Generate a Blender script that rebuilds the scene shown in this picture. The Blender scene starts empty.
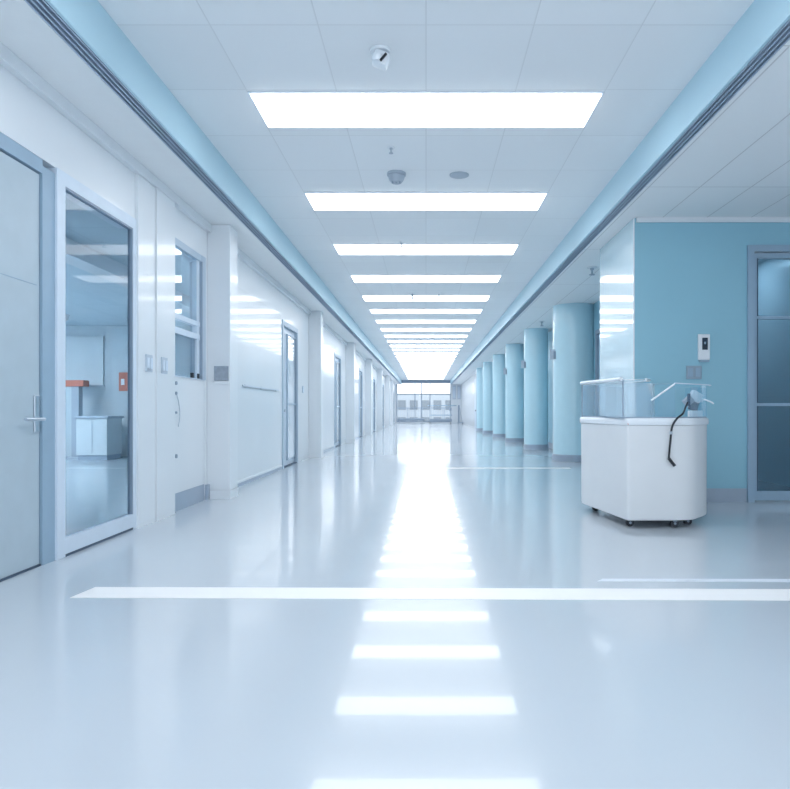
import bpy, bmesh, math, random
from mathutils import Vector, Matrix
random.seed(3)
S = bpy.context.scene
C = S.collection

# ---------------------------------------------------------------- camera, world, exposure
cam_d = bpy.data.cameras.new('camera'); cam = bpy.data.objects.new('camera', cam_d); C.objects.link(cam)
cam.location = (0, 0, 1.0); cam.rotation_euler = (math.radians(90), 0, 0)
cam_d.sensor_width = 36; cam_d.lens = 660 / 790 * 36
cam_d.shift_x = -31 / 790; cam_d.shift_y = 16 / 790
cam_d.clip_start = .05; cam_d.clip_end = 300
S.camera = cam
S.view_settings.view_transform = 'Standard'; S.view_settings.look = 'None'
S.view_settings.gamma = 1; S.view_settings.use_curve_mapping = False
S.view_settings.exposure = .99
w = bpy.data.worlds.new('sky'); S.world = w; w.use_nodes = True
w.node_tree.nodes['Background'].inputs[0].default_value = (.95, .97, 1, 1)
w.node_tree.nodes['Background'].inputs[1].default_value = 1.15
LAMP = 3.15            # strength of the ceiling panels
LAMP_COL = (.95, .97, 1.0)

# ---------------------------------------------------------------- materials
def nodes_of(name):
    m = bpy.data.materials.new(name); m.use_nodes = True
    return m, m.node_tree, m.node_tree.nodes['Principled BSDF']
def mat(name, col, rough=.5, spec=.5, metal=0, coat=0, coat_rough=.05, var=.02, scale=6, bump=0):
    m, nt, p = nodes_of(name)
    p.inputs['Roughness'].default_value = rough
    p.inputs['Specular IOR Level'].default_value = spec
    p.inputs['Metallic'].default_value = metal
    p.inputs['Coat Weight'].default_value = coat
    p.inputs['Coat Roughness'].default_value = coat_rough
    tc = nt.nodes.new('ShaderNodeTexCoord'); n = nt.nodes.new('ShaderNodeTexNoise')
    n.inputs['Scale'].default_value = scale; n.inputs['Detail'].default_value = 3
    nt.links.new(tc.outputs['Object'], n.inputs['Vector'])
    r = nt.nodes.new('ShaderNodeValToRGB')
    r.color_ramp.elements[0].position = .35; r.color_ramp.elements[1].position = .65
    r.color_ramp.elements[0].color = tuple(c * (1 - var) for c in col) + (1,)
    r.color_ramp.elements[1].color = tuple(min(1, c * (1 + var)) for c in col) + (1,)
    nt.links.new(n.outputs['Fac'], r.inputs['Fac']); nt.links.new(r.outputs['Color'], p.inputs['Base Color'])
    if bump:
        b = nt.nodes.new('ShaderNodeBump'); b.inputs['Strength'].default_value = bump; b.inputs['Distance'].default_value = .004
        nt.links.new(n.outputs['Fac'], b.inputs['Height']); nt.links.new(b.outputs['Normal'], p.inputs['Normal'])
    return m
def emit(name, col, s):
    m, nt, p = nodes_of(name); nt.nodes.remove(p)
    e = nt.nodes.new('ShaderNodeEmission'); e.inputs[0].default_value = (*col, 1); e.inputs[1].default_value = s
    nt.links.new(e.outputs[0], nt.nodes['Material Output'].inputs[0]); return m
def glass(name, tint, gloss=1.0, rough=.01):
    m, nt, p = nodes_of(name); nt.nodes.remove(p)
    t = nt.nodes.new('ShaderNodeBsdfTransparent'); t.inputs[0].default_value = (*tint, 1)
    g = nt.nodes.new('ShaderNodeBsdfGlossy'); g.inputs['Roughness'].default_value = rough
    g.inputs[0].default_value = (.95, .98, 1, 1)
    f = nt.nodes.new('ShaderNodeFresnel'); f.inputs[0].default_value = 1.5
    mu = nt.nodes.new('ShaderNodeMath'); mu.operation = 'MULTIPLY'; mu.inputs[1].default_value = gloss; mu.use_clamp = True
    ge = nt.nodes.new('ShaderNodeNewGeometry'); fr = nt.nodes.new('ShaderNodeMath'); fr.operation = 'SUBTRACT'; fr.inputs[0].default_value = 1
    nt.links.new(ge.outputs['Backfacing'], fr.inputs[1])
    m2 = nt.nodes.new('ShaderNodeMath'); m2.operation = 'MULTIPLY'
    nt.links.new(f.outputs[0], m2.inputs[0]); nt.links.new(fr.outputs[0], m2.inputs[1]); nt.links.new(m2.outputs[0], mu.inputs[0])
    x = nt.nodes.new('ShaderNodeMixShader')
    nt.links.new(mu.outputs[0], x.inputs[0]); nt.links.new(t.outputs[0], x.inputs[1]); nt.links.new(g.outputs[0], x.inputs[2])
    nt.links.new(x.outputs[0], nt.nodes['Material Output'].inputs[0]); return m

G_milky, _nt, _p = nodes_of('milky_acrylic_and_haze')
_p.inputs['Base Color'].default_value = (.93, .96, 1, 1); _p.inputs['Alpha'].default_value = .32; _p.inputs['Roughness'].default_value = .2  # for the milky lid and for the haze painted inside the hood

def seam_mask(nt, axis_coord, pitch, off, width):
    """1 on a seam line, 0 elsewhere; axis_coord is a socket"""
    a = nt.nodes.new('ShaderNodeMath'); a.operation = 'SUBTRACT'; a.inputs[1].default_value = off
    nt.links.new(axis_coord, a.inputs[0])
    pm = nt.nodes.new('ShaderNodeMath'); pm.operation = 'PINGPONG'; pm.inputs[1].default_value = pitch / 2
    nt.links.new(a.outputs[0], pm.inputs[0])
    lt = nt.nodes.new('ShaderNodeMath'); lt.operation = 'LESS_THAN'; lt.inputs[1].default_value = width / 2
    nt.links.new(pm.outputs[0], lt.inputs[0]); return lt.outputs[0]
def tile_mat(name, col, px, ox, py, oy, wd, dark=.82, rough=.6, tile_var=.02):
    m, nt, p = nodes_of(name)
    p.inputs['Roughness'].default_value = rough
    tc = nt.nodes.new('ShaderNodeTexCoord'); sp = nt.nodes.new('ShaderNodeSeparateXYZ')
    nt.links.new(tc.outputs['Object'], sp.inputs[0])
    s1 = seam_mask(nt, sp.outputs[0], px, ox, wd); s2 = seam_mask(nt, sp.outputs[1], py, oy, wd)
    mx = nt.nodes.new('ShaderNodeMath'); mx.operation = 'MAXIMUM'
    nt.links.new(s1, mx.inputs[0]); nt.links.new(s2, mx.inputs[1])
    # per-tile tint
    def cell(sock, pitch, off):
        a = nt.nodes.new('ShaderNodeMath'); a.operation = 'SUBTRACT'; a.inputs[1].default_value = off
        nt.links.new(sock, a.inputs[0])
        d = nt.nodes.new('ShaderNodeMath'); d.operation = 'DIVIDE'; d.inputs[1].default_value = pitch
        nt.links.new(a.outputs[0], d.inputs[0])
        f = nt.nodes.new('ShaderNodeMath'); f.operation = 'FLOOR'; nt.links.new(d.outputs[0], f.inputs[0]); return f.outputs[0]
    cb = nt.nodes.new('ShaderNodeCombineXYZ')
    nt.links.new(cell(sp.outputs[0], px, ox), cb.inputs[0]); nt.links.new(cell(sp.outputs[1], py, oy), cb.inputs[1])
    wn = nt.nodes.new('ShaderNodeTexWhiteNoise'); nt.links.new(cb.outputs[0], wn.inputs['Vector'])
    t = nt.nodes.new('ShaderNodeMix'); t.data_type = 'RGBA'
    t.inputs[6].default_value = tuple(c * (1 - tile_var) for c in col) + (1,); t.inputs[7].default_value = tuple(min(1, c * (1 + tile_var)) for c in col) + (1,)
    nt.links.new(wn.outputs['Value'], t.inputs[0])
    x = nt.nodes.new('ShaderNodeMix'); x.data_type = 'RGBA'
    nt.links.new(mx.outputs[0], x.inputs[0]); nt.links.new(t.outputs[2], x.inputs[6])
    x.inputs[7].default_value = tuple(c * dark for c in col) + (1,)
    nt.links.new(x.outputs[2], p.inputs['Base Color'])
    return m

M_floor = mat('floor_vinyl', (.585, .645, .705), rough=.15, spec=.35, coat=.3, coat_rough=.03, var=.012, scale=.5)
M_wall = mat('white_wall_paint', (.82, .87, .915), rough=.30, spec=.5, coat=.3, coat_rough=.06, var=.008, scale=1.5)
M_gloss = mat('glossy_white_panel', (.82, .87, .915), rough=.3, spec=.5, coat=.45, coat_rough=.07, var=.008, scale=1.5)
M_ceil = tile_mat('ceiling_tiles', (.91, .94, .965), 1.35 / 2, 0, .83, 4.955, .009, .88)
M_side = tile_mat('side_ceiling_panels', (.92, .955, .975), .48, 2.575, 2.4, 8.6, .012, .72)
M_plain_ceil = mat('white_ceiling_paint', (.92, .955, .975), rough=.5, var=.01)
M_band = mat('pale_blue_band', (.53, .765, .88), rough=.35, var=.01, scale=2)
M_blue = mat('blue_wall_paint', (.31, .585, .71), rough=.35, spec=.5, var=.02, scale=1.2)
M_bluegloss = mat('blue_gloss_paint_lit', (.58, .79, .88), rough=.25, spec=.6, coat=1, coat_rough=.04, var=.01)  # blue wall paint with reflected lamp light put into its paler tone
M_col = mat('pale_blue_column_paint', (.56, .81, .91), rough=.28, spec=.5, coat=.6, coat_rough=.12, var=.01)
M_skirt = mat('grey_skirting_vinyl', (.38, .46, .56), rough=.4, var=.03)
M_darkb = mat('dark_bracket_metal', (.10, .16, .24), rough=.4)
M_dark = mat('dark_gasket', (.06, .10, .16), rough=.5)
M_slot = mat('vent_slot_shadow_metal', (.16, .21, .30), rough=.6)
M_slat = mat('vent_slat_metal', (.50, .60, .73), rough=.4, metal=.2)
M_alu = mat('white_aluminium_frame', (.70, .80, .91), rough=.35, spec=.5)
M_blueframe = mat('blue_grey_door_frame', (.33, .47, .60), rough=.4)
M_leaf = mat('pale_blue_door_leaf', (.48, .585, .66), rough=.4)
M_steel = mat('brushed_steel', (.62, .68, .75), rough=.3, metal=.8)
M_greyframe = mat('grey_window_frame', (.30, .38, .48), rough=.4)
M_kick = mat('grey_kick_plate', (.46, .54, .64), rough=.3, metal=.5)
M_plaque = mat('grey_sign_plate', (.36, .42, .50), rough=.5, var=.08, scale=25)
M_white = mat('white_plastic', (.86, .91, .96), rough=.35, coat=.3, var=.005)
M_cart = mat('white_cart_laminate', (.82, .845, .87), rough=.3, spec=.5, coat=.3, var=.006)
M_black = mat('black_rubber', (.015, .02, .03), rough=.45)
M_screen = mat('dark_reader_window', (.01, .03, .06), rough=.12)
M_orange = mat('orange_plastic', (.62, .20, .14), rough=.5)
M_grey = mat('mid_grey_plastic', (.45, .52, .60), rough=.5)
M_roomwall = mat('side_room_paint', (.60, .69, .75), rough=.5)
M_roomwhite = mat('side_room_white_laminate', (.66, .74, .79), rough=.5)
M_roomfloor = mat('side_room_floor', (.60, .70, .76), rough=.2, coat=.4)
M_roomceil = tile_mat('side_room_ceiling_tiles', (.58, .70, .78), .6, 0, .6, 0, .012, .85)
M_tape = mat('white_floor_tape', (.99, .985, .985), rough=.45, var=.003)
M_faint = mat('pale_floor_strip', (.80, .86, .94), rough=.4, var=.003)
M_concrete = mat('pale_concrete', (.42, .48, .55), rough=.8, var=.06)
M_facwin = mat('facade_window_glass', (.19, .225, .26), rough=.3)
M_lamp = emit('lamp_diffuser_glow', LAMP_COL, LAMP)
M_lampframe = mat('white_lamp_trim', (.80, .88, .96), rough=.4)
M_roomlamp = emit('side_room_fill_glow', (.92, .96, 1), 25)
G_pane = glass('blue_tinted_pane', (.76, .80, .83), .35)
G_refl = glass('reflecting_hatch_pane', (.85, .92, .96), 1.6)
M_softframe = mat('pale_blue_grey_frame', (.50, .61, .72), rough=.4)
G_clear = glass('clear_pane', (.93, .97, .99), .8)
G_end = glass('end_window_pane', (.95, .98, 1), .5)
G_acryl = glass('clear_acrylic', (.88, .945, .98), 1.6, .03)
G_teal = glass('teal_tinted_pane', (.46, .60, .68), 1.0)
M_frost = mat('frosted_door_pane', (.62, .73, .82), rough=.12, coat=.8, var=.05, scale=4)

# ---------------------------------------------------------------- mesh helpers
class MB:
    def __init__(s): s.bm = bmesh.new()
    def box(s, x0, x1, y0, y1, z0, z1, bev=0, rot=None):
        g = bmesh.ops.create_cube(s.bm, size=1)['verts']
        cx, cy, cz = (x0 + x1) / 2, (y0 + y1) / 2, (z0 + z1) / 2
        for v in g: v.co = Vector((v.co.x * (x1 - x0), v.co.y * (y1 - y0), v.co.z * (z1 - z0)))
        if bev:
            es = list({e for v in g for e in v.link_edges})
            r = bmesh.ops.bevel(s.bm, geom=es, offset=bev, segments=2, affect='EDGES', profile=.5)
            g = list({v for f in r['faces'] for v in f.verts} | {v for v in g if v.is_valid})
        if rot: bmesh.ops.rotate(s.bm, verts=g, cent=(0, 0, 0), matrix=rot)
        bmesh.ops.translate(s.bm, verts=g, vec=(cx, cy, cz)); return s
    def cyl(s, p0, p1, r0, r1=None, seg=20):
        p0, p1 = Vector(p0), Vector(p1); d = p1 - p0
        g = bmesh.ops.create_cone(s.bm, cap_ends=True, segments=seg, radius1=r0, radius2=r0 if r1 is None else r1, depth=d.length)['verts']
        bmesh.ops.rotate(s.bm, verts=g, cent=(0, 0, 0), matrix=d.to_track_quat('Z', 'Y').to_matrix())
        bmesh.ops.translate(s.bm, verts=g, vec=(p0 + p1) / 2); return s
    def lathe(s, c, prof, seg=28):
        rings = []
        for r, z in prof:
            rings.append([s.bm.verts.new((c[0] + r * math.cos(2 * math.pi * k / seg), c[1] + r * math.sin(2 * math.pi * k / seg), c[2] + z)) for k in range(seg)] if r > 1e-6
                         else [s.bm.verts.new((c[0], c[1], c[2] + z))])
        for a, b in zip(rings, rings[1:]):
            for k in range(seg):
                k2 = (k + 1) % seg
                if len(a) == 1 and len(b) == 1: continue
                if len(a) == 1: s.bm.faces.new((a[0], b[k], b[k2]))
                elif len(b) == 1: s.bm.faces.new((a[k], b[0], a[k2]))
                else: s.bm.faces.new((a[k], b[k], b[k2], a[k2]))
        for q in (rings[0], rings[-1]):
            if len(q) > 1: s.bm.faces.new(q)
        return s
    def prism(s, pts, z0, z1):
        a = [s.bm.verts.new((x, y, z0)) for x, y in pts]; b = [s.bm.verts.new((x, y, z1)) for x, y in pts]
        s.bm.faces.new(a); s.bm.faces.new(b)
        for k in range(len(pts)):
            k2 = (k + 1) % len(pts); s.bm.faces.new((a[k], a[k2], b[k2], b[k]))
        return s
    def loft(s, rings):
        R = [[s.bm.verts.new(p) for p in r] for r in rings]
        for a, b in zip(R, R[1:]):
            n = len(a)
            for k in range(n): s.bm.faces.new((a[k], a[(k + 1) % n], b[(k + 1) % n], b[k]))
        s.bm.faces.new(R[0]); s.bm.faces.new(R[-1]); return s
    def tube(s, pts, r, seg=10, sub=8):
        P = [Vector(p) for p in pts]; path = []
        for i in range(len(P) - 1):
            a = P[max(i - 1, 0)]; b = P[i]; c = P[i + 1]; d = P[min(i + 2, len(P) - 1)]
            for j in range(sub):
                t = j / sub
                path.append(.5 * ((2 * b) + (c - a) * t + (2 * a - 5 * b + 4 * c - d) * t * t + (3 * b - a - 3 * c + d) * t ** 3))
        path.append(P[-1]); rings = []
        up = Vector((.3, .9, .1)).normalized()
        for i, p in enumerate(path):
            tg = (path[min(i + 1, len(path) - 1)] - path[max(i - 1, 0)]).normalized()
            u = tg.cross(up); u.normalize(); v = tg.cross(u)
            rings.append([p + (u * math.cos(2 * math.pi * k / seg) + v * math.sin(2 * math.pi * k / seg)) * r for k in range(seg)])
        return s.loft(rings)
    def build(s, name, m, parent=None, smooth=False, bevel=0):
        bmesh.ops.recalc_face_normals(s.bm, faces=s.bm.faces)
        me = bpy.data.meshes.new(name); s.bm.to_mesh(me); s.bm.free()
        me.materials.append(m)
        o = bpy.data.objects.new(name, me); C.objects.link(o)
        if smooth:
            for p in me.polygons: p.use_smooth = True
            me.set_sharp_from_angle(angle=math.radians(40))
        if bevel:
            b = o.modifiers.new('bevel', 'BEVEL'); b.width = bevel; b.segments = 3; b.limit_method = 'ANGLE'
        if parent:
            off = Vector((0, 0, 0)); q = parent
            while q: off += q.location; q = q.parent
            me.transform(Matrix.Translation(-off)); o.parent = parent
        return o
def tag(o, label, cat, group=None, kind=None):
    o['label'] = label; o['category'] = cat
    if group: o['group'] = group
    if kind: o['kind'] = kind
    return o
def empty(name, loc, label=None, cat=None, group=None, kind=None):
    e = bpy.data.objects.new(name, None); C.objects.link(e); e.location = loc; e.empty_display_size = .1
    if label: e['label'] = label
    if cat: e['category'] = cat
    if group: e['group'] = group
    if kind: e['kind'] = kind
    return e
def struct(o, label=None):
    o['kind'] = 'structure'
    if label: o['label'] = label
    return o
def rel(parent):  # parts of an Empty are built in world space; keep them there
    return parent
def copy_tree(o, parent=None):
    c = o.copy(); C.objects.link(c)
    if parent: c.parent = parent
    for ch in list(o.children): copy_tree(ch, c)
    return c

# ---------------------------------------------------------------- room dimensions
XW = 2.47                       # left wall face at x = -XW
ZS, ZC = 3.10, 3.41             # side ceiling, central ceiling
XB = 1.93                       # bulkhead face
Y0, YE = -2.8, 52.8
WALLT = .16
BLK = 7.2                       # the blue facing wall

# ---------------------------------------------------------------- floor, ceilings
struct(MB().box(-10.2, 5.2, Y0 - .2, YE, -.12, 0).build('floor', M_floor), 'glossy pale blue floor')
struct(MB().box(-XB, XB, Y0, YE, ZC, ZC + .1).build('ceiling', M_ceil), 'central tiled ceiling')
struct(MB().box(-XW - WALLT, -XB - .13, Y0, YE, ZS, ZS + .1).build('ceiling.001', M_plain_ceil), 'left side ceiling')
struct(MB().box(XB + .13, 4.9, Y0, YE, ZS, ZS + .1).build('ceiling.002', M_side), 'right side ceiling')
for i, s in enumerate((-1, 1)):
    a, b = sorted((s * XB, s * (XB + .02)))
    struct(MB().box(a, b, Y0, YE, ZS - .0, ZC).build('trim_%d' % (i + 1), M_band), ('left' if s < 0 else 'right') + ' blue bulkhead band beside the lamps')
    v = empty('linear_vent', (s * (XB + .075), 20, ZS), 'long grey slotted air vent along the %s edge of the lamp ceiling' % ('left' if s < 0 else 'right'), 'air vent')
    a, b = sorted((s * (XB + .022), s * (XB + .128)))
    MB().box(a, b, Y0, YE, ZS + .03, ZS + .05).build('vent_backing', M_slot, v)
    for k in range(4):
        q = s * (XB + .030 + k * .031)
        a, b = sorted((q - .005 if s > 0 else q - .005, q + .005))
        MB().box(a, b, Y0, YE, ZS + .0, ZS + .025).build('slat', M_slat, v)

# ---------------------------------------------------------------- left wall
mods = [7.45 + 6.45 * k for k in range(7)]          # pillar near faces
doors_left = [(m + 3.85, m + 5.25) for m in mods]
openings = [(3.10, 5.94, 2.62), (6.40, 7.36, 2.70)] + [(a, b, 2.56) for a, b in doors_left if b < YE]
mb = MB(); y = Y0 - .1
for a, b, z in openings:
    mb.box(-XW - WALLT, -XW, y, a, 0, ZS); mb.box(-XW - WALLT, -XW, a, b, z, ZS); y = b
mb.box(-XW - WALLT, -XW, y, YE, 0, ZS)
struct(mb.build('wall_left', M_wall), 'white left corridor wall')
# shallow cornice strip high on the left wall
struct(MB().box(-XW, -XW + .05, Y0, YE, ZS - .09, ZS - .001).build('trim_3', M_wall), 'white cornice strip on the left wall')

# room seen through the glazed screen
struct(MB().box(-10.0, -9.85, 2.0, 14.4, 0, 2.83).build('wall_side', M_roomwall))
struct(MB().box(-9.85, -XW - WALLT, 14.25, 14.4, 0, 2.83).build('wall_side.001', M_roomwall), 'far wall of the room behind the glass')
struct(MB().box(-9.85, -XW - WALLT, 2.0, 2.15, 0, 2.83).build('wall_side.002', M_roomwall))
struct(MB().box(-10.0, -XW - WALLT, 2.0, 14.4, 2.83, 2.93).build('ceiling.003', M_roomceil), 'tiled ceiling of the room behind the glass')
struct(MB().box(-9.85, -XW - WALLT, 2.15, 14.25, 0.0, .004).build('floor.001', M_roomfloor), 'floor of the room behind the glass')
struct(MB().box(-4.05, -3.80, 2.15, 14.25, 2.66, 2.83).build('trim_4', M_wall), 'pale beam under the ceiling behind the glass')
for (x0, x1, ya, yb, lab) in ((-7.6, -6.2, 6.4, 7.0, 'added unseen ceiling lamp nearer the glass in the side room'), (-9.6, -7.8, 10.0, 10.9, 'added unseen ceiling lamp deeper in the side room')):  # added lamps, kept out of view, to brighten the side room
    t = empty('ceiling_lamp', ((x0 + x1) / 2, (ya + yb) / 2, 2.83), lab, 'lamp', 'added lamps in the side room')
    MB().box(x0, x1, ya, yb, 2.80, 2.829).build('lamp_frame', M_lampframe, t)
    MB().box(x0 + .03, x1 - .03, ya + .03, yb - .03, 2.785, 2.80).build('diffuser', M_roomlamp, t)
# white notice board and cabinet, barrier post
t = empty('white_board', (-7.6, 14.23, 1.2), 'tall white board on the far wall behind the left glass pane', 'board')
MB().box(-8.1, -6.95, 14.21, 14.245, 1.55, 2.6, .004).build('board_panel', M_roomwhite, t)
MB().box(-8.12, -6.93, 14.22, 14.249, 1.52, 1.55).build('board_ledge', M_grey, t)
t = empty('information_post', (-7.25, 13.8, 0), 'grey post with orange cap seen through the left glass pane', 'post')
MB().box(-7.37, -7.22, 13.72, 13.88, .03, 1.50).build('post', M_grey, t)
MB().box(-7.45, -7.14, 13.6, 14.0, .004, .03).build('base', M_grey, t)
MB().box(-7.60, -7.10, 13.68, 13.92, 1.50, 1.63, .01).build('orange_cap', M_orange, t)
t = empty('low_cabinet', (-6.7, 13.5, 0), 'white low cabinet standing in the room behind the glass', 'cabinet')
MB().box(-7.0, -6.38, 13.2, 13.85, .10, .84).build('body', M_roomwhite, t, bevel=.01)
MB().box(-7.02, -6.34, 13.16, 13.87, .84, .89).build('top', M_grey, t, bevel=.01)
MB().box(-6.98, -6.40, 13.24, 13.83, .004, .10).build('plinth', M_skirt, t)
for x in (-6.68,):
    MB().box(x - .004, x + .004, 13.193, 13.199, .14, .80).build('door_gap', M_grey, t)
t = empty('fire_notice', (-6.5, 14.22, 1.6), 'orange notice on the far wall behind the glass', 'sign')
MB().box(-6.62, -6.42, 14.225, 14.248, 1.42, 1.82).build('notice_board', M_orange, t)
MB().box(-6.57, -6.50, 14.219, 14.225, 1.55, 1.68).build('white_symbol', M_white, t)
t = empty('camera_dome', (-6.9, 12.6, 2.83), 'small white ceiling spot behind the left glass', 'lamp')
MB().lathe((-6.9, 12.6, 2.70), [(0, 0), (.05, .01), (.07, .05), (.07, .10), (.09, .105), (.09, .129)]).build('dome', M_white, t, smooth=True)

# ---- door_1: pale blue leaf at the far left with lever handle
d = empty('door_1', (-XW, 3.75, 0), kind='structure'); d['label'] = 'pale blue door leaf with long steel lever'
MB().box(-XW - .07, -XW - .02, 3.16, 4.25, .012, 2.52).build('door_leaf', M_leaf, d, bevel=.003)
mb = MB().box(-XW - .14, -XW - .01, 3.10, 3.16, 0, 2.58).box(-XW - .14, -XW - .005, 4.26, 4.40, 0, 2.58).box(-XW - .14, -XW - .005, 3.16, 4.26, 2.53, 2.62)
mb.build('door_frame', M_blueframe, d)
MB().box(-XW - .02, -XW - .017, 3.2, 4.22, 1.80, 1.804).build('leaf_groove', M_blueframe, d)
h = MB().box(-XW - .02, -XW - .008, 4.185, 4.235, .86, 1.10, .004).build('lock_plate', M_steel, d)
MB().tube([(-XW - .01, 4.21, .945), (-XW + .03, 4.21, .945), (-XW + .045, 4.18, .945), (-XW + .045, 4.08, .945), (-XW + .042, 4.00, .947)], .011).build('lever_handle', M_steel, d, smooth=True)
MB().box(-XW - .08, -XW - .01, 3.16, 4.25, 0, .012).build('door_seal', M_dark, d)
# ---- window_1: tall glazed screen
wd = empty('window_1', (-XW, 5.0, 0), kind='structure'); wd['label'] = 'tall glazed screen in white frame beside the pale blue door'
mb = MB().box(-XW - .12, -XW + .012, 4.40, 4.50, 0.0, 2.62).box(-XW - .035, -XW + .012, 5.545, 5.60, 0, 2.62)
mb.box(-XW - .12, -XW + .012, 4.50, 5.545, 2.53, 2.62).box(-XW - .035, -XW + .012, 4.50, 5.545, .02, .13)
mb.build('window_frame', M_alu, wd)
mb = MB().box(-XW - .03, -XW + .008, 5.53, 5.545, .13, 2.53).box(-XW - .03, -XW + .008, 4.50, 5.53, 2.515, 2.53)
mb.build('gasket', M_greyframe, wd)
MB().box(-XW - .018, -XW - .010, 4.50, 5.53, .13, 2.515).build('pane', G_pane, wd)
MB().box(-XW - .06, -XW + .008, 4.50, 5.545, 0, .02).build('sill_gap', M_dark, wd)
# ---- pilaster between the screen and the dutch door with flush joints
struct(MB().box(-XW, -XW + .03, 5.60, 5.95, 0, ZS - .0915).build('trim_5', M_wall), 'flat white pilaster between glazed screen and split door')
struct(MB().box(-XW, -XW + .045, 5.955, 6.38, 0, ZS - .0915).build('trim_6', M_wall), 'deeper white pilaster beside the split door')
def switch_plate(x, y, z, w, h, nrm, label, m=M_white, n=2, grp=None):
    """plate on a wall; nrm is +1 for the left wall (faces +x), 'y' for a wall facing the camera"""
    t = empty('wall_switch', (x, y, z), label, 'switch', grp)
    if nrm == 'y':
        MB().box(x - w / 2, x + w / 2, y - .012, y, z - h / 2, z + h / 2, .003).build('plate', m, t)
        for k in range(n):
            c = x - w / 2 + w * (k + .5) / n
            MB().box(c - w / n * .32, c + w / n * .32, y - .02, y - .012, z - h * .32, z + h * .32, .002).build('rocker', M_blueframe, t)
    else:
        MB().box(x, x + .012, y - w / 2, y + w / 2, z - h / 2, z + h / 2, .003).build('plate', m, t)
        for k in range(n):
            c = y - w / 2 + w * (k + .5) / n
            MB().box(x + .012, x + .02, c - w / n * .32, c + w / n * .32, z - h * .32, z + h * .32, .002).build('rocker', M_alu, t)
    return t
switch_plate(-XW + .03, 5.80, 1.415, .13, .15, 1, 'pale double wall switch just right of the glazed screen', mat('pale_grey_plastic', (.55, .64, .74), rough=.4))
switch_plate(-XW + .045, 6.10, 1.415, .13, .15, 1, 'pale double wall switch left of the split door', bpy.data.materials['pale_grey_plastic'])
# ---- door_2: split door, glazed hatch above, white leaf with kick plate below
d = empty('door_2', (-XW, 6.9, 0), kind='structure'); d['label'] = 'white split door with glazed sliding hatch above and grey kick plate'
xx = -XW
mb = MB().box(xx - .12, xx + .01, 6.40, 6.44, 1.34, 2.70).box(xx - .12, xx + .015, 7.24, 7.36, 1.34, 2.70).box(xx - .12, xx + .01, 6.44, 7.24, 2.63, 2.70)
mb.build('hatch_frame', M_softframe, d)
MB().box(xx - .02, xx + .02, 7.225, 7.245, 1.34, 2.63).build('hatch_seal', M_greyframe, d)
mb = MB()
for z, hh in ((1.94, .025), (1.80, .03)):
    mb.box(xx - .06, xx - .005, 6.44, 7.24, z - hh, z + hh)
mb.box(xx - .06, xx - .01, 7.14, 7.24, 1.34, 2.63)
mb.build('hatch_rails', M_alu, d)
MB().box(xx - .022, xx - .016, 6.44, 7.14, 1.965, 2.63).build('pane', G_refl, d)
MB().box(xx - .034, xx - .028, 6.44, 7.14, 1.34, 1.77).build('pane', G_pane, d)
for yy in (7.00, 7.17):
    MB().box(xx - .025, xx + .004, yy - .02, yy + .02, 1.345, 1.40, .004).build('latch', M_black, d)
MB().box(xx - .10, xx - .004, 6.41, 7.35, .18, 1.335).build('door_leaf', M_wall, d, bevel=.003)
MB().box(xx - .11, xx - .001, 6.41, 7.35, .0, .18).build('kick_plate', M_kick, d)
MB().box(xx - .12, xx + .004, 6.385, 7.37, 1.335, 1.345).build('shelf_edge', M_alu, d)
MB().box(xx - .003, xx + .012, 6.425, 6.445, .50, 1.02).build('pull_bar', M_steel, d)
for z, r in ((1.27, .018), (1.17, .016), (.98, .012), (.55, .02)):
    MB().cyl((xx - .004, 6.50, z), (xx + .018, 6.50, z), r, seg=16).build('knob', M_greyframe, d, smooth=True)
MB().tube([(xx + .01, 6.50, 1.17), (xx + .015, 6.55, 1.08), (xx + .015, 6.58, .95), (xx + .015, 6.54, .84)], .004, 8).build('pull_cord', M_grey, d, smooth=True)
# small skirting block beside the pillar foot
struct(MB().box(-XW, -XW + .03, 7.37, 7.449, 0, .17).build('baseboard_left', M_kick), 'short grey skirting piece at the first left pillar')

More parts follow.
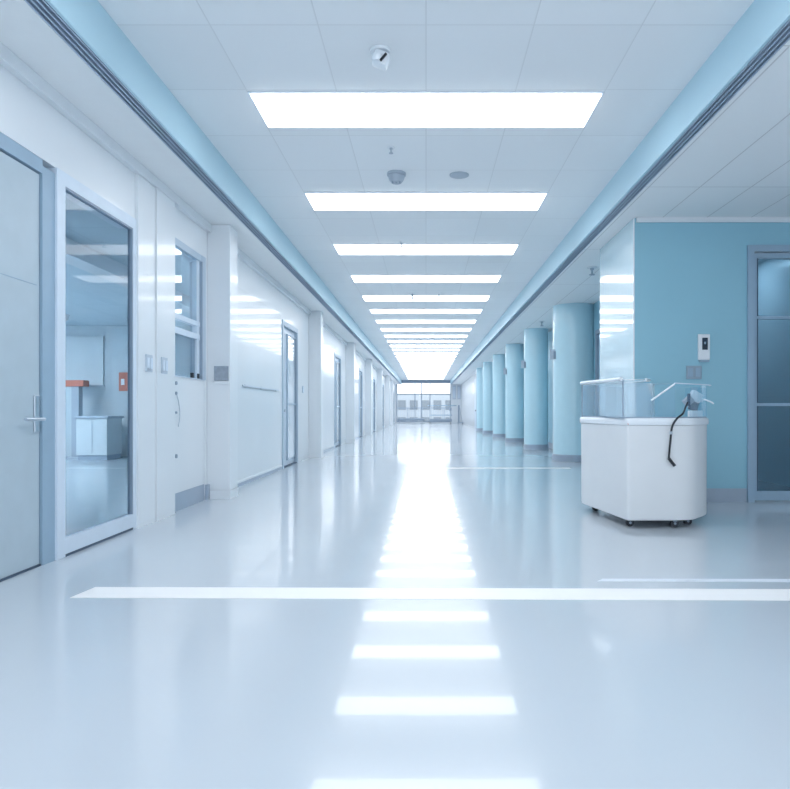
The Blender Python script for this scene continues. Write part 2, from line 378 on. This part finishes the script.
# ---- repeating bay: pillar, glossy panel, door
pill_lab = ['nearest white square pillar with grey sign plate', 'second white square pillar on the left wall', 'third white square pillar on the left wall', 'fourth white square pillar on the left wall',
            'fifth white square pillar on the left wall', 'sixth white square pillar on the left wall', 'farthest white square pillar by the end window']
for k, m in enumerate(mods):
    t = empty('square_pillar', (-XW + .12, m + .15, 0), pill_lab[k], 'pillar', 'white pillars along the left wall')
    wdt = .26 if k < 6 else .17
    MB().box(-XW, -XW + wdt, m, m + .30, 0.10, ZS - .001).build('shaft', M_wall, t, bevel=.008)
    MB().box(-XW, -XW + wdt + .004, m - .004, m + .304, 0, .10).build('skirting', M_gloss, t)
    a = m + .45; b = m + 3.75
    if b < YE:
        p = struct(MB().box(-XW, -XW + .015, a, b, .05, 2.62).build('trim_%d' % (7 + k), M_gloss), 'glossy white wall panel %s' % ('after the first pillar' if k == 0 else 'farther along the left wall'))
        MB().box(-XW, -XW + .02, a, b, 0, .05).build('panel_plinth', M_kick, p)
        MB().box(-XW + .015, -XW + .03, a, b, .05, .075).build('panel_ledge', M_white, p)
    a, b = doors_left[k]
    if b < YE:
        d = empty('door_%d' % (3 + k), (-XW, (a + b) / 2, 0), kind='structure'); d['label'] = 'white framed door with narrow glazing' + (' after the first glossy panel' if k == 0 else '')
        mb = MB().box(xx - .15, xx + .02, a, a + .10, 0, 2.56).box(xx - .15, xx + .01, b - .06, b, 0, 2.56).box(xx - .15, xx + .01, a + .10, b - .06, 2.48, 2.56)
        mb.build('door_frame', M_softframe, d)
        MB().box(xx - .10, xx - .05, a + .105, b - .065, .015, 2.475).build('door_leaf', M_alu, d)
        MB().box(xx - .049, xx - .03, a + .62, b - .12, .12, 2.36).build('pane', M_frost, d)
        MB().box(xx - .049, xx - .01, b - .12, b - .08, .10, 2.38).build('edge_seal', M_greyframe, d)
        mb = MB().box(xx - .049, xx - .015, a + .59, a + .62, .10, 2.38).box(xx - .049, xx - .015, a + .62, b - .12, 2.36, 2.38)
        mb.box(xx - .049, xx - .015, a + .62, b - .12, 1.10, 1.13)
        mb.build('glazing_bead', M_softframe, d)
        MB().cyl((xx - .05, a + .20, 1.0), (xx + .02, a + .20, 1.0), .02, seg=14).build('knob', M_steel, d, smooth=True)
        MB().box(xx - .12, xx + .01, a + .1, b - .06, 0, .014).build('door_sill', M_dark, d)
# grey sign plate on first pillar
t = empty('sign_plate', (-2.33, 7.44, 1.42), 'grey square sign plate on the nearest left pillar', 'sign')
MB().box(-2.385, -2.225, 7.425, 7.449, 1.335, 1.50, .003).build('plate', M_plaque, t)
MB().box(-2.385, -2.225, 7.425, 7.449, 1.30, 1.332, .003).build('lower_strip', M_white, t)
# faint handrail on first glossy panel
t = empty('wall_rail', (-XW + .04, 9.6, 1.33), 'slim pale rail strip on the glossy panel after the first pillar', 'rail')
MB().box(-XW + .03, -XW + .045, 8.75, 10.9, 1.32, 1.345, .003).build('rail', mat('rail_grey', (.60, .68, .77), rough=.4), t)
for yy in (8.9, 9.8, 10.75):
    MB().box(-XW + .015, -XW + .031, yy - .03, yy + .03, 1.315, 1.35).build('bracket', M_grey, t)
switch_plate(-XW, 13.2, 1.42, .12, .14, 1, 'small pale wall switch right of the first narrow glazed door', bpy.data.materials['pale_grey_plastic'], 1)

# ---------------------------------------------------------------- right side
DX0, DX1, DZ = 3.50, 4.45, 2.80      # door in the facing wall
mb = MB().box(2.275, DX0, BLK, BLK + .15, 0, ZS).box(DX1, 4.75, BLK, BLK + .15, 0, ZS).box(DX0, DX1, BLK, BLK + .15, DZ, ZS)
struct(mb.build('wall_right', M_blue), 'deep blue wall facing the camera behind the cart')
struct(MB().box(2.265, 2.285 + .12, BLK + .002, 8.6, 0, ZS - .001).build('wall_right.001', M_bluegloss), 'glossy side of the blue block, paled for reflected light')
mb = MB().box(2.43, 3.3, 8.45, 8.6, 0, ZS)
rdoors = [(11.3, 12.80), (17.95, 19.3), (22.6, 23.9), (26.4, 27.7)]
y = 8.45
for a, b in rdoors:
    mb.box(3.3, 3.45, y, a, 0, ZS); mb.box(3.3, 3.45, a, b, 2.55, ZS); y = b
mb.box(3.3, 3.45, y, 34.0, 0, ZS)
struct(mb.build('wall_right.002', M_blue), 'blue wall behind the round columns')
struct(MB().box(4.75, 4.9, Y0 - .1, 12.0, 0, ZS).build('wall_right.003', M_wall), 'outer right wall')
struct(MB().box(3.45, 4.75, 11.0, 11.15, 0, ZS).build('wall_right.004', M_roomwall))
mb = MB().box(2.82, 2.97, 34.0, YE, 0, ZS).box(2.97, 3.45, 34.0, 34.15, 0, ZS)
struct(mb.build('wall_right.005', M_wall), 'white wall at the far right')
struct(MB().box(2.29, 4.75, BLK - .03, BLK - .001, ZS - .05, ZS - .001).build('trim_20', M_wall), 'pale trim over the blue wall')
struct(MB().box(2.258, 3.49, BLK - .018, BLK, 0, .15).build('baseboard_right', M_skirt), 'grey skirting of the blue wall')
struct(MB().box(2.247, 2.265, BLK - .018, 8.6, 0, .15).build('baseboard_right.001', M_skirt))
mb = MB().box(3.285, 3.30, 8.6, 11.3, 0, .15)
for (a, b), (c, e) in zip(rdoors, rdoors[1:] + [(34.0, 0)]): mb.box(3.285, 3.3, b, c, 0, .15)
struct(mb.build('baseboard_right.002', M_skirt))
struct(MB().box(2.262, 2.275, BLK - .004, BLK + .006, .15, ZS - .002).build('trim_21', M_white), 'white corner bead of the blue block')
# door_12 in facing wall
d = empty('door_12', (4.0, BLK, 0), kind='structure'); d['label'] = 'blue framed glazed door right of the blue wall'
mb = MB().box(DX0, DX0 + .07, BLK - .03, BLK + .12, 0, DZ).box(DX1 - .07, DX1, BLK - .03, BLK + .12, 0, DZ).box(DX0 + .07, DX1 - .07, BLK - .03, BLK + .12, DZ - .07, DZ)
mb.build('door_frame', M_blueframe, d)
mb = MB().box(DX0 + .085, DX0 + .11, BLK, BLK + .05, .02, DZ - .085).box(DX1 - .15, DX1 - .085, BLK, BLK + .05, .02, DZ - .085).box(DX0 + .11, DX1 - .15, BLK, BLK + .05, DZ - .14, DZ - .085).box(DX0 + .11, DX1 - .15, BLK, BLK + .05, .02, .12)
mb.box(DX0 + .11, DX1 - .15, BLK, BLK + .05, 2.0, 2.03).box(DX0 + .11, DX1 - .15, BLK, BLK + .05, 1.05, 1.08)
mb.build('sash', M_blueframe, d)
MB().box(DX0 + .07, DX0 + .085, BLK + .01, BLK + .04, 0, DZ - .07).build('shadow_gap', M_dark, d)
for z0, z1 in ((.12, 1.05), (1.08, 2.0), (2.03, DZ - .14)):
    MB().box(DX0 + .11, DX1 - .15, BLK + .02, BLK + .028, z0, z1).build('pane', G_teal, d)
    MB().box(DX0 + .11, DX0 + .122, BLK - .002, BLK + .019, z0, z1).build('gasket', M_dark, d)
t = empty('ceiling_lamp', (4.1, 9.2, ZS), 'added ceiling lamp brightening the small room behind the blue framed door', 'lamp')
MB().box(3.7, 4.5, 8.9, 9.5, ZS - .02, ZS - .001).build('lamp_frame', M_lampframe, t)
MB().box(3.73, 4.47, 8.93, 9.47, ZS - .035, ZS - .02).build('diffuser', emit('small_room_fill_glow', (.92, .96, 1), 6), t)  # added lamp, there to brighten the view through the door panes
# doors behind columns
for k, (a, b) in enumerate(rdoors):
    d = empty('door_%d' % (13 + k), (3.3, (a + b) / 2, 0), kind='structure'); d['label'] = 'dark framed door behind the columns'
    mb = MB().box(3.28, 3.43, a, a + .07, 0, 2.55).box(3.28, 3.43, b - .09, b, 0, 2.55).box(3.28, 3.43, a + .07, b - .09, 2.47, 2.55)
    mb.build('door_frame', M_greyframe, d)
    MB().box(3.33, 3.37, a + .07, b - .09, .01, 2.465).build('door_leaf', M_blue, d)
    MB().box(3.318, 3.329, a + .3, b - .3, 1.0, 2.2).build('pane', M_screen, d)
    MB().box(3.30, 3.33, a + .07, b - .09, 0, .009).build('door_sill', M_dark, d)

# round columns
cols = [(2.995, 13.3, .435), (2.85, 17.1, .31), (2.84, 21.0, .31), (2.83, 24.9, .31), (2.79, 28.8, .31), (2.80, 32.6, .31)]
clab = ['nearest and widest pale blue round column left of the blue block', 'second pale blue round column, behind the widest one', 'third pale blue round column in the row', 'fourth pale blue round column in the row', 'fifth pale blue round column in the row', 'farthest pale blue round column in the row']
for (x, yy, r), lab in zip(cols, clab):
    t = empty('round_column', (x, yy, 0), lab, 'column', 'blue round columns on the right')
    MB().lathe((x, yy, 0), [(r, .13), (r, ZS - .001)], 48).build('shaft', M_col, t, smooth=True)
    MB().lathe((x, yy, 0), [(r + .012, 0), (r + .012, .12), (r + .002, .13)], 48).build('skirting', M_skirt, t, smooth=True)
# projecting sign boxes on columns
for (x, yy, z, lab) in ((2.52, 13.18, 2.13, 'small glass sign box projecting from the widest blue column'), (2.50, 17.0, 2.2, 'small sign box projecting from the second blue column'), (2.50, 20.9, 2.25, 'tiny sign box projecting from the third blue column')):
    t = empty('sign_box', (x, yy, z), lab, 'sign', 'projecting sign boxes')
    MB().box(x - .05, x + .055, yy - .02, yy + .0, z - .11, z + .09, .003).build('sign_panel', bpy.data.materials['rail_grey'], t)
    MB().box(x + .022, x + .08, yy - .03, yy + .05, z - .10, z + .05, .004).build('bracket', M_greyframe, t)

# card reader and switch on the blue wall
t = empty('card_reader', (3.06, BLK, 1.7), 'white upright card reader with dark window on the blue wall', 'card reader')
MB().box(2.96, 3.085, BLK - .035, BLK - .001, 1.55, 1.83).build('housing', M_white, t, bevel=.008)
MB().box(2.998, 3.058, BLK - .041, BLK - .035, 1.66, 1.79, .002).build('dark_window', M_screen, t)
MB().box(3.018, 3.036, BLK - .0425, BLK - .041, 1.72, 1.745).build('indicator', M_blueframe, t)
MB().box(2.975, 3.08, BLK - .030, BLK - .001, 1.53, 1.549).build('lower_lip', M_blueframe, t)
switch_plate(2.92, BLK - .001, 1.415, .165, .145, 'y', 'grey blue double switch on the blue wall under the card reader', mat('grey_blue_plate', (.32, .42, .52), rough=.4))

# ---------------------------------------------------------------- end wall, window
mb = MB().box(-2.7, -2.36, YE, YE + .2, 0, ZC + .2).box(2.0, 3.5, YE, YE + .2, 0, ZC + .2).box(-2.36, 2.0, YE, YE + .2, 3.28, ZC + .2).box(-2.36, 2.0, YE, YE + .2, 0, .06)
struct(mb.build('wall_end', M_wall), 'white end wall around the bright window')
struct(MB().box(-XW, 2.82, YE - .5, YE - .42, 3.16, ZC - .001).build('trim_22', M_greyframe), 'thin dark soffit edge in front of the end window')
wd = empty('window_2', (0, YE, 0), kind='structure'); wd['label'] = 'bright full width window at the corridor end'
mb = MB()
for x in (-2.33, -.88, -.36, .32, 1.97): mb.box(x - .035, x + .035, YE + .02, YE + .1, .06, 3.28)
for z in (.09, 2.30, 3.25): mb.box(-2.36, 2.0, YE + .03, YE + .09, z - .04, z + .04)
mb.build('window_frame', M_greyframe, wd)
MB().box(-2.33, 1.97, YE + .055, YE + .063, .1, 3.24).build('pane', G_end, wd)
# outside: balcony floor, railing, facade
struct(MB().box(-6, 6, YE + .2, YE + 3, -.15, 0).build('floor.002', M_concrete), 'balcony slab outside')
t = empty('balcony_railing', (0, YE + 1.6, 0), 'pale metal balcony railing outside the end window', 'railing')
mb = MB()
for k in range(61): mb.box(-4.5 + k * .15 - .011, -4.5 + k * .15 + .011, YE + 1.59, YE + 1.612, .1, 1.18)
mb.build('bars', M_greyframe, t)
MB().box(-4.6, 4.6, YE + 1.57, YE + 1.64, 1.18, 1.24).build('top_rail', M_greyframe, t)
MB().box(-4.6, 4.6, YE + 1.58, YE + 1.63, .05, .10).build('bottom_rail', M_greyframe, t)
for x in (-4.5, -1.5, 1.5, 4.5): MB().box(x - .03, x + .03, YE + 1.63, YE + 1.69, 0, 1.2).build('post', M_greyframe, t)
t = empty('office_building', (0, 80, -8), 'pale neighbouring building seen through the end window', 'building')
MB().box(-12, 12, 78, 84, -8, 2.95).build('facade', mat('facade_render', (.42, .46, .50), rough=.8), t)
for r in range(2):
    for k in range(9):
        MB().box(-6.1 + k * 1.4, -5.2 + k * 1.4, 77.94, 77.995, -.9 + r * 2.0, .2 + r * 2.0).build('window', M_facwin, t)
struct(MB().box(-40, 40, YE + 3, 120, -8.3, -8).build('ground', M_concrete))

# furniture at the far end
t = empty('low_bench', (-1.15, 50.5, 0), 'long low grey bench under the left half of the end window', 'bench')
MB().box(-2.15, -.12, 50.2, 50.75, .22, .40, .02).build('seat', M_greyframe, t)
for x in (-2.0, -.3): MB().box(x - .03, x + .03, 50.25, 50.7, 0, .22).build('leg', M_grey, t)
t = empty('hospital_trolley', (1.25, 50.0, 0), 'long pale wheeled trolley with shelves before the end window', 'trolley')
MB().box(.10, 2.30, 49.7, 50.35, 1.34, 1.40, .01).build('top', M_blueframe, t)
MB().box(.26, 1.95, 49.72, 50.33, .62, .68, .01).build('shelf', M_blueframe, t)
MB().box(.26, 1.95, 49.72, 50.33, .16, .36, .01).build('lower_shelf', M_greyframe, t)
for x in (.30, 1.88):
    for yy in (49.76, 50.29):
        l = MB().box(x - .025, x + .025, yy - .025, yy + .025, .10, 1.34).build('leg', M_grey, t)
        MB().cyl((x - .02, yy, .05), (x + .02, yy, .05), .05, seg=16).build('caster', M_black, t)
MB().box(1.72, 1.92, 49.70, 49.73, 1.0, 1.2).build('label_plate', M_greyframe, t)
for x0, lab in ((2.12, 'left pale notice frame on the far end wall'), (2.50, 'right pale notice frame on the far end wall')):
    t = empty('notice_frame', (x0 + .12, YE, 2.5), lab, 'notice', 'notices on the end wall')
    MB().box(x0, x0 + .28, YE - .03, YE - .001, 1.9, 3.0, .005).build('frame', bpy.data.materials['rail_grey'], t)
    MB().box(x0 + .05, x0 + .23, YE - .036, YE - .03, 2.0, 2.9).build('sheet', M_alu, t)
t = empty('folded_stand', (2.55, 49.2, 0), 'dark upright folding stand leaning at the far right', 'stand')
MB().box(2.38, 2.50, 49.1, 49.2, .10, 1.40, .01).build('panel', M_greyframe, t)
MB().box(2.34, 2.78, 49.02, 49.30, .05, .12, .01).build('base', M_greyframe, t)
MB().tube([(2.52, 49.15, 1.2), (2.58, 49.15, .8), (2.70, 49.15, .12)], .02).build('brace', M_grey, t, smooth=True)
for x in (2.40, 2.72): MB().cyl((x - .02, 49.15, .035), (x + .02, 49.15, .035), .035, seg=14).build('wheel', M_black, t)
d = empty('door_20', (2.81, 36.6, 0), kind='structure'); d['label'] = 'narrow dark edged door at the far right'
MB().box(2.78, 2.819, 36.2, 36.7, 0, 2.9).build('door_frame', M_greyframe, d)
MB().box(2.79, 2.819, 36.7, 37.9, .01, 2.8).build('door_leaf', M_alu, d)
MB().cyl((2.74, 36.85, 1.0), (2.79, 36.85, 1.0), .03, seg=12).build('knob', M_black, d)

# back wall behind the camera
mb = MB().box(-2.7, -2.2, Y0 - .2, Y0, 0, ZC + .1).box(4.55, 4.9, Y0 - .2, Y0, 0, ZC + .1).box(-2.2, 4.55, Y0 - .2, Y0, 0, .25).box(-2.2, 4.55, Y0 - .2, Y0, 3.0, ZC + .1)
struct(mb.build('wall_back', M_wall), 'white wall behind the viewer')
wd = empty('fill_window', (1.2, Y0, 0), kind='structure'); wd['label'] = 'added unseen window behind the viewer lighting the cart and blue wall'  # added opening; sky light through it brightens the cart and blue wall
mb = MB()
for x in (-2.17, -.5, 1.18, 2.86, 4.52): mb.box(x - .03, x + .03, Y0 - .12, Y0 - .05, .25, 3.0)
mb.box(-2.2, 4.55, Y0 - .12, Y0 - .05, .25, .31).box(-2.2, 4.55, Y0 - .12, Y0 - .05, 2.94, 3.0)
mb.build('window_frame', M_alu, wd)
MB().box(-2.17, 4.52, Y0 - .09, Y0 - .082, .31, 2.94).build('pane', G_end, wd)

# ---------------------------------------------------------------- ceiling lamps
near = [-1.77, .48, 2.73, 4.98, 7.28, 9.53, 11.72, 13.8, 15.65, 17.5, 19.25, 21.0, 22.6, 24.2, 25.8, 27.4]
while near[-1] < 49.0: near.append(near[-1] + 1.6)
lamp_words = ['nearest wide ceiling lamp; the closest in view', 'second wide ceiling lamp from the viewer', 'third wide ceiling lamp from the viewer', 'fourth wide ceiling lamp from the viewer',
              'fifth wide ceiling lamp from the viewer', 'sixth wide ceiling lamp from the viewer', 'seventh wide ceiling lamp from the viewer', 'eighth wide ceiling lamp from the viewer']
lamp0 = None
for i, yy in enumerate(near):
    vis = i - 3
    if vis < 0: lab = 'wide ceiling lamp above and behind the viewer'
    elif vis < 8: lab = lamp_words[vis]
    elif vis < 16: lab = ['ninth', 'tenth', 'eleventh', 'twelfth', 'thirteenth', 'fourteenth', 'fifteenth', 'sixteenth'][vis - 8] + ' wide ceiling lamp in the row from the viewer'
    else: lab = 'one of the merged far ceiling lamps near the end window'
    if lamp0 is None:
        lamp0 = t = empty('ceiling_lamp', (0, yy, ZC), lab, 'lamp', 'wide ceiling lamps down the corridor')
        # frame = four bars, diffuser panel inside and slightly lower
        mb = MB().box(-1.345, 1.345, yy, yy + .018, ZC - .012, ZC - .001).box(-1.345, 1.345, yy + .582, yy + .60, ZC - .012, ZC - .001)
        mb.box(-1.345, -1.327, yy + .018, yy + .582, ZC - .012, ZC - .001).box(1.327, 1.345, yy + .018, yy + .582, ZC - .012, ZC - .001)
        mb.build('lamp_frame', M_lampframe, t)
        MB().box(-1.327, 1.327, yy + .018, yy + .582, ZC - .024, ZC - .004).build('diffuser', M_lamp, t)
    else:
        t = copy_tree(lamp0); t.location = (0, yy, ZC); t['label'] = lab

# ---------------------------------------------------------------- ceiling fittings
t = empty('motion_sensor', (-.305, 4.41, ZC), 'white angular sensor on the ceiling before the nearest lamp', 'sensor')
MB().lathe((-.305, 4.41, ZC - .02), [(.065, 0), (.07, .01), (.07, .019)]).build('base', M_white, t, smooth=True)
MB().box(-.355, -.245, 4.36, 4.46, ZC - .115, ZC - .02, .022, Matrix.Rotation(.35, 3, 'Y')).build('housing', M_white, t, smooth=True)
MB().lathe((-.32, 4.36, ZC - .098), [(0, -.012), (.028, -.006), (.036, .012), (.034, .034), (0, .04)]).build('lens', M_white, t, smooth=True)
MB().box(-.288, -.274, 4.334, 4.348, ZC - .115, ZC - .055, rot=Matrix.Rotation(.7, 3, 'Y')).build('slot', M_black, t)
t = empty('smoke_detector', (-.30, 6.70, ZC), 'grey domed detector before the second ceiling lamp', 'detector')
MB().lathe((-.30, 6.70, ZC - .10), [(0, 0), (.05, 0), (.075, .03), (.085, .065), (.08, .07), (.095, .075), (.095, .099)]).build('dome', M_grey, t, smooth=True)
for a in (-.035, 0, .035): MB().box(-.30 + a - .008, -.30 + a + .008, 6.66, 6.68, ZC - .112, ZC - .095).build('foot', M_greyframe, t)
t = empty('ceiling_speaker', (.34, 6.75, ZC), 'flat grey disc on the ceiling before the second lamp', 'speaker')
MB().lathe((.34, 6.75, ZC - .012), [(0, 0), (.085, 0), (.10, .006), (.10, .011)]).build('disc', M_grey, t, smooth=True)
def sprinkler(x, yy, z, lab, s=1):
    t = empty('sprinkler_head', (x, yy, z), lab, 'sprinkler', 'ceiling sprinkler heads')
    MB().lathe((x, yy, z - .008 * s), [(.035 * s, 0), (.035 * s, .007 * s)], 20).build('flange', M_white, t, smooth=True)
    MB().lathe((x, yy, z - .06 * s), [(0, 0), (.02 * s, .002), (.02 * s, .006 * s), (.007 * s, .01 * s), (.007 * s, .035 * s), (.014 * s, .04 * s), (.014 * s, .052 * s)], 16).build('nozzle', M_grey, t, smooth=True)
sprinkler(-.32, 6.04, ZC, 'tiny sprinkler head between the nearest two ceiling lamps')
sprinkler(-.35, 9.45, ZC, 'tiny sprinkler head before the third ceiling lamp', 1.3)
sprinkler(-.28, 13.6, ZC, 'small sprinkler head before the fifth ceiling lamp', 2)
sprinkler(.27, 13.65, ZC, 'small sprinkler head on the right before the fifth ceiling lamp', 1.2)
sprinkler(2.43, 9.66, ZS, 'white sprinkler head on the side ceiling beside the blue block', 2.0)
sprinkler(2.72, 15.5, ZS, 'dark sprinkler head on the side ceiling above the second blue column', 2.0)

# ---------------------------------------------------------------- floor stripes
tag(MB().prism([(-1.90, 3.52), (4.7, 3.43), (4.7, 3.66), (-1.87, 3.735)], .0005, .002).build('floor_stripe', M_tape), 'long bright white stripe across the near floor', 'floor stripe')
tag(MB().box(.25, 2.5, 11.35, 11.52, .0005, .002).build('floor_stripe', M_tape), 'thin white stripe across the floor near the blue columns', 'floor stripe')

tag(MB().prism([(1.0, 3.86), (4.7, 3.80), (4.7, 3.90), (1.05, 3.92)], .0005, .0015).build('floor_stripe', M_faint), 'faint pale stripe on the floor just behind the right end of the bright one', 'floor stripe')  # thin strip slightly paler than the floor around it

# ---------------------------------------------------------------- the cart
A, B_, C_, D_, E_, F_, G_ = (1.70, 5.57), (2.25, 5.57), (2.54, 5.90), (2.60, 6.55), (2.34, 6.86), (1.84, 6.86), (1.545, 6.66)
def round_poly(pts, r=.04, n=5):
    out = []
    for i, p in enumerate(pts):
        p = Vector(p); a = Vector(pts[i - 1]); b = Vector(pts[(i + 1) % len(pts)])
        u = (a - p).normalized(); v = (b - p).normalized()
        rr = r[i] if isinstance(r, (list, tuple)) else r
        for k in range(n + 1):
            t = k / n; out.append(tuple((1 - t) ** 2 * (p + u * rr) + 2 * t * (1 - t) * p + t * t * (p + v * rr)))
    return out
def shrink(pts, d):
    c = Vector((sum(p[0] for p in pts) / len(pts), sum(p[1] for p in pts) / len(pts)))
    return [tuple(c + (Vector(p) - c) * (1 - d / (Vector(p) - c).length)) for p in pts]
base = [A, B_, C_, D_, E_, F_, G_]
rad = [.03, .12, .16, .12, .1, .1, .08]
cart = empty('equipment_cart', (2.07, 6.2, 0), 'white faceted wheeled cart with clear hood before the blue wall', 'cart')
outer = round_poly(base, rad)
MB().loft([[(x, y, z) for x, y in shrink(outer, q)] for q, z in ((.03, .065), (.008, .075), (.004, .09), (.0, .87), (.0, .872))]).build('body', M_cart, cart, smooth=True)
MB().loft([[(x, y, z) for x, y in shrink(outer, q)] for q, z in ((.0, .873), (-.012, .878), (-.016, .90), (-.012, .925), (.0, .935))]).build('top_rim', M_white, cart, smooth=True)
for (px_, py_) in ((1.76, 5.70), (2.13, 5.66), (2.29, 5.78), (1.69, 6.58), (2.35, 6.6)):
    cs = MB().box(px_ - .018, px_ + .018, py_ - .022, py_ + .022, .050, .068).build('caster', M_greyframe, cart)
    MB().cyl((px_, py_ - .016, .0335), (px_, py_ + .016, .0335), .033, seg=24).build('wheel', M_black, cs, smooth=True)
    MB().cyl((px_, py_ - .019, .0335), (px_, py_ - .0165, .0335), .011, seg=14).build('hub', M_greyframe, cs, smooth=True)
# vertical panel joints (a different look: shallow grooves)
MB().box(1.701, 1.707, 5.562, 5.566, .88, .905).build('status_light', M_orange, cart)
# gasket and glass hood
gl = [(x, y) for x, y in shrink(base, .03)]; gl[0] = (1.668, 5.60)
def wall_pane(p, q, z0, z1, th=.008):
    p, q = Vector(p), Vector(q); n = (q - p).normalized(); m = Vector((-n.y, n.x)) * th
    return MB().prism([tuple(p), tuple(q), tuple(q + m), tuple(p + m)], z0, z1)
ga, gb, gc, gd, ge, gf, gg = gl
for p, q, zt in ((gg, ga, 1.255), (gf, gg, 1.255)):
    wall_pane(p, q, .945, zt).build('glass_panel', G_acryl, cart)
    wall_pane(p, q, .935, .946, .014).build('gasket', M_greyframe, cart)
front_split = (1.98, ga[1])
wall_pane(ga, gb, .935, .946, .014).build('gasket', M_greyframe, cart)
wall_pane(gb, gc, .935, .946, .014).build('gasket', M_greyframe, cart)
# front pane with the slanting cut: full height on the left, dropping, then rising to the right
bm = MB(); y0 = ga[1]
prof = [(ga[0] + .01, .947), (2.115, .947), (2.115, 1.22), (1.93, 1.09), (1.86, 1.255), (ga[0] + .01, 1.255)]
v0 = [bm.bm.verts.new((x, y0, z)) for x, z in prof]; v1 = [bm.bm.verts.new((x, y0 + .008, z)) for x, z in prof]
bm.bm.faces.new(v0); bm.bm.faces.new(v1)
for k in range(len(prof)): bm.bm.faces.new((v0[k], v0[(k + 1) % len(prof)], v1[(k + 1) % len(prof)], v1[k]))
bm.build('glass_panel', G_acryl, cart)
wall_pane(gb, gc, .946, 1.20).build('glass_panel', G_acryl, cart)
wall_pane(gc, gd, .946, 1.22).build('glass_panel', G_acryl, cart)
MB().cyl((ga[0] + .003, ga[1] + .003, .935), (ga[0] + .003, ga[1] + .003, 1.258), .006, seg=10).build('corner_post', M_greyframe, cart)
MB().cyl((gg[0] + .003, gg[1] + .003, .935), (gg[0] + .003, gg[1] + .003, 1.258), .007, seg=10).build('corner_post', M_greyframe, cart)
# white-edged lid over left half
lid = [(1.56, 6.66), (1.66, 5.60), (1.86, 5.60), (2.00, 5.9), (2.02, 6.75), (1.86, 6.86)]
MB().prism(round_poly(lid, .03, 3), 1.258, 1.266).build('lid', G_milky, cart)
MB().prism(round_poly([(1.72, 5.66), (1.94, 5.66), (2.05, 5.9), (2.05, 6.55), (1.72, 6.6)], .04, 3), .94, 1.235).build('hood_haze_block', G_milky, cart)  # added milky block standing in for side-lit haze of the clear acrylic
mb = MB(); L = lid + [lid[0]]
mb.tube([(1.66, 5.61, 1.268), (1.62, 6.1, 1.272), (1.565, 6.64, 1.275), (1.72, 6.80, 1.285), (1.86, 6.88, 1.29), (2.02, 6.78, 1.28)], .017)
mb.tube([(1.87, 5.615, 1.268), (2.0, 5.9, 1.27), (2.03, 6.3, 1.275), (2.02, 6.76, 1.28)], .009)
mb.build('lid_edge', M_white, cart, smooth=True)
# slanting bright edge strip and raised clear wing
MB().tube([(1.91, 5.60, 1.085), (2.11, 5.60, 1.225)], .008, 8, 2).build('wing_edge', M_white, cart, smooth=True)
bm = MB()
P = [(2.11, 5.61, 1.225), (2.46, 5.75, 1.215), (2.62, 6.45, 1.23), (2.16, 6.45, 1.25)]
v0 = [bm.bm.verts.new(p) for p in P]; v1 = [bm.bm.verts.new((p[0], p[1], p[2] + .008)) for p in P]
bm.bm.faces.new(v0); bm.bm.faces.new(v1)
for k in range(4): bm.bm.faces.new((v0[k], v0[(k + 1) % 4], v1[(k + 1) % 4], v1[k]))
bm.build('clear_wing', G_acryl, cart)
MB().tube([(2.11, 5.605, 1.232), (2.46, 5.745, 1.222), (2.53, 5.9, 1.222)], .005, 8, 2).build('wing_edge', M_alu, cart, smooth=True)
# instrument on the cart top
t = empty('clamp_instrument', (2.40, 5.88, .935), 'small grey and white clamp device on the right of the cart top', 'instrument')
MB().box(2.36, 2.46, 5.86, 5.96, .936, 1.00, .008).build('base', M_white, t)
MB().box(2.36, 2.44, 5.90, 5.94, 1.00, 1.08, .006, Matrix.Rotation(.3, 3, 'Y')).build('column', M_darkb, t)
MB().box(2.30, 2.38, 5.86, 5.92, 1.05, 1.12, .01, Matrix.Rotation(-.7, 3, 'Y')).build('clamp_arm', M_grey, t)
MB().cyl((2.33, 5.85, 1.04), (2.33, 5.85, 1.15), .013, seg=12).build('clamp_screw', M_darkb, t)
MB().box(2.36, 2.47, 5.88, 5.95, 1.08, 1.17, .02, Matrix.Rotation(.5, 3, 'Y')).build('head', M_white, t)
MB().tube([(2.42, 5.9, 1.12), (2.52, 5.86, 1.08), (2.55, 5.85, 1.06)], .007, 8).build('side_handle', M_white, t, smooth=True)
# cables
t = empty('power_cable', (2.12, 5.53, .9), 'black cable with plug hanging down the front of the white cart', 'cable')
MB().tube([(2.30, 5.80, 1.07), (2.25, 5.72, 1.03), (2.17, 5.575, .975), (2.10, 5.528, .93), (2.06, 5.525, .86), (2.047, 5.53, .74), (2.037, 5.538, .60)], .0085, 10).build('cable', M_black, t, smooth=True)
MB().tube([(2.037, 5.538, .60), (2.058, 5.535, .57), (2.085, 5.53, .535)], .013, 8, 4).build('plug', M_black, t, smooth=True)
MB().cyl((2.053, 5.5285, .80), (2.052, 5.5285, .825), .012, seg=12).build('clip', M_grey, t)
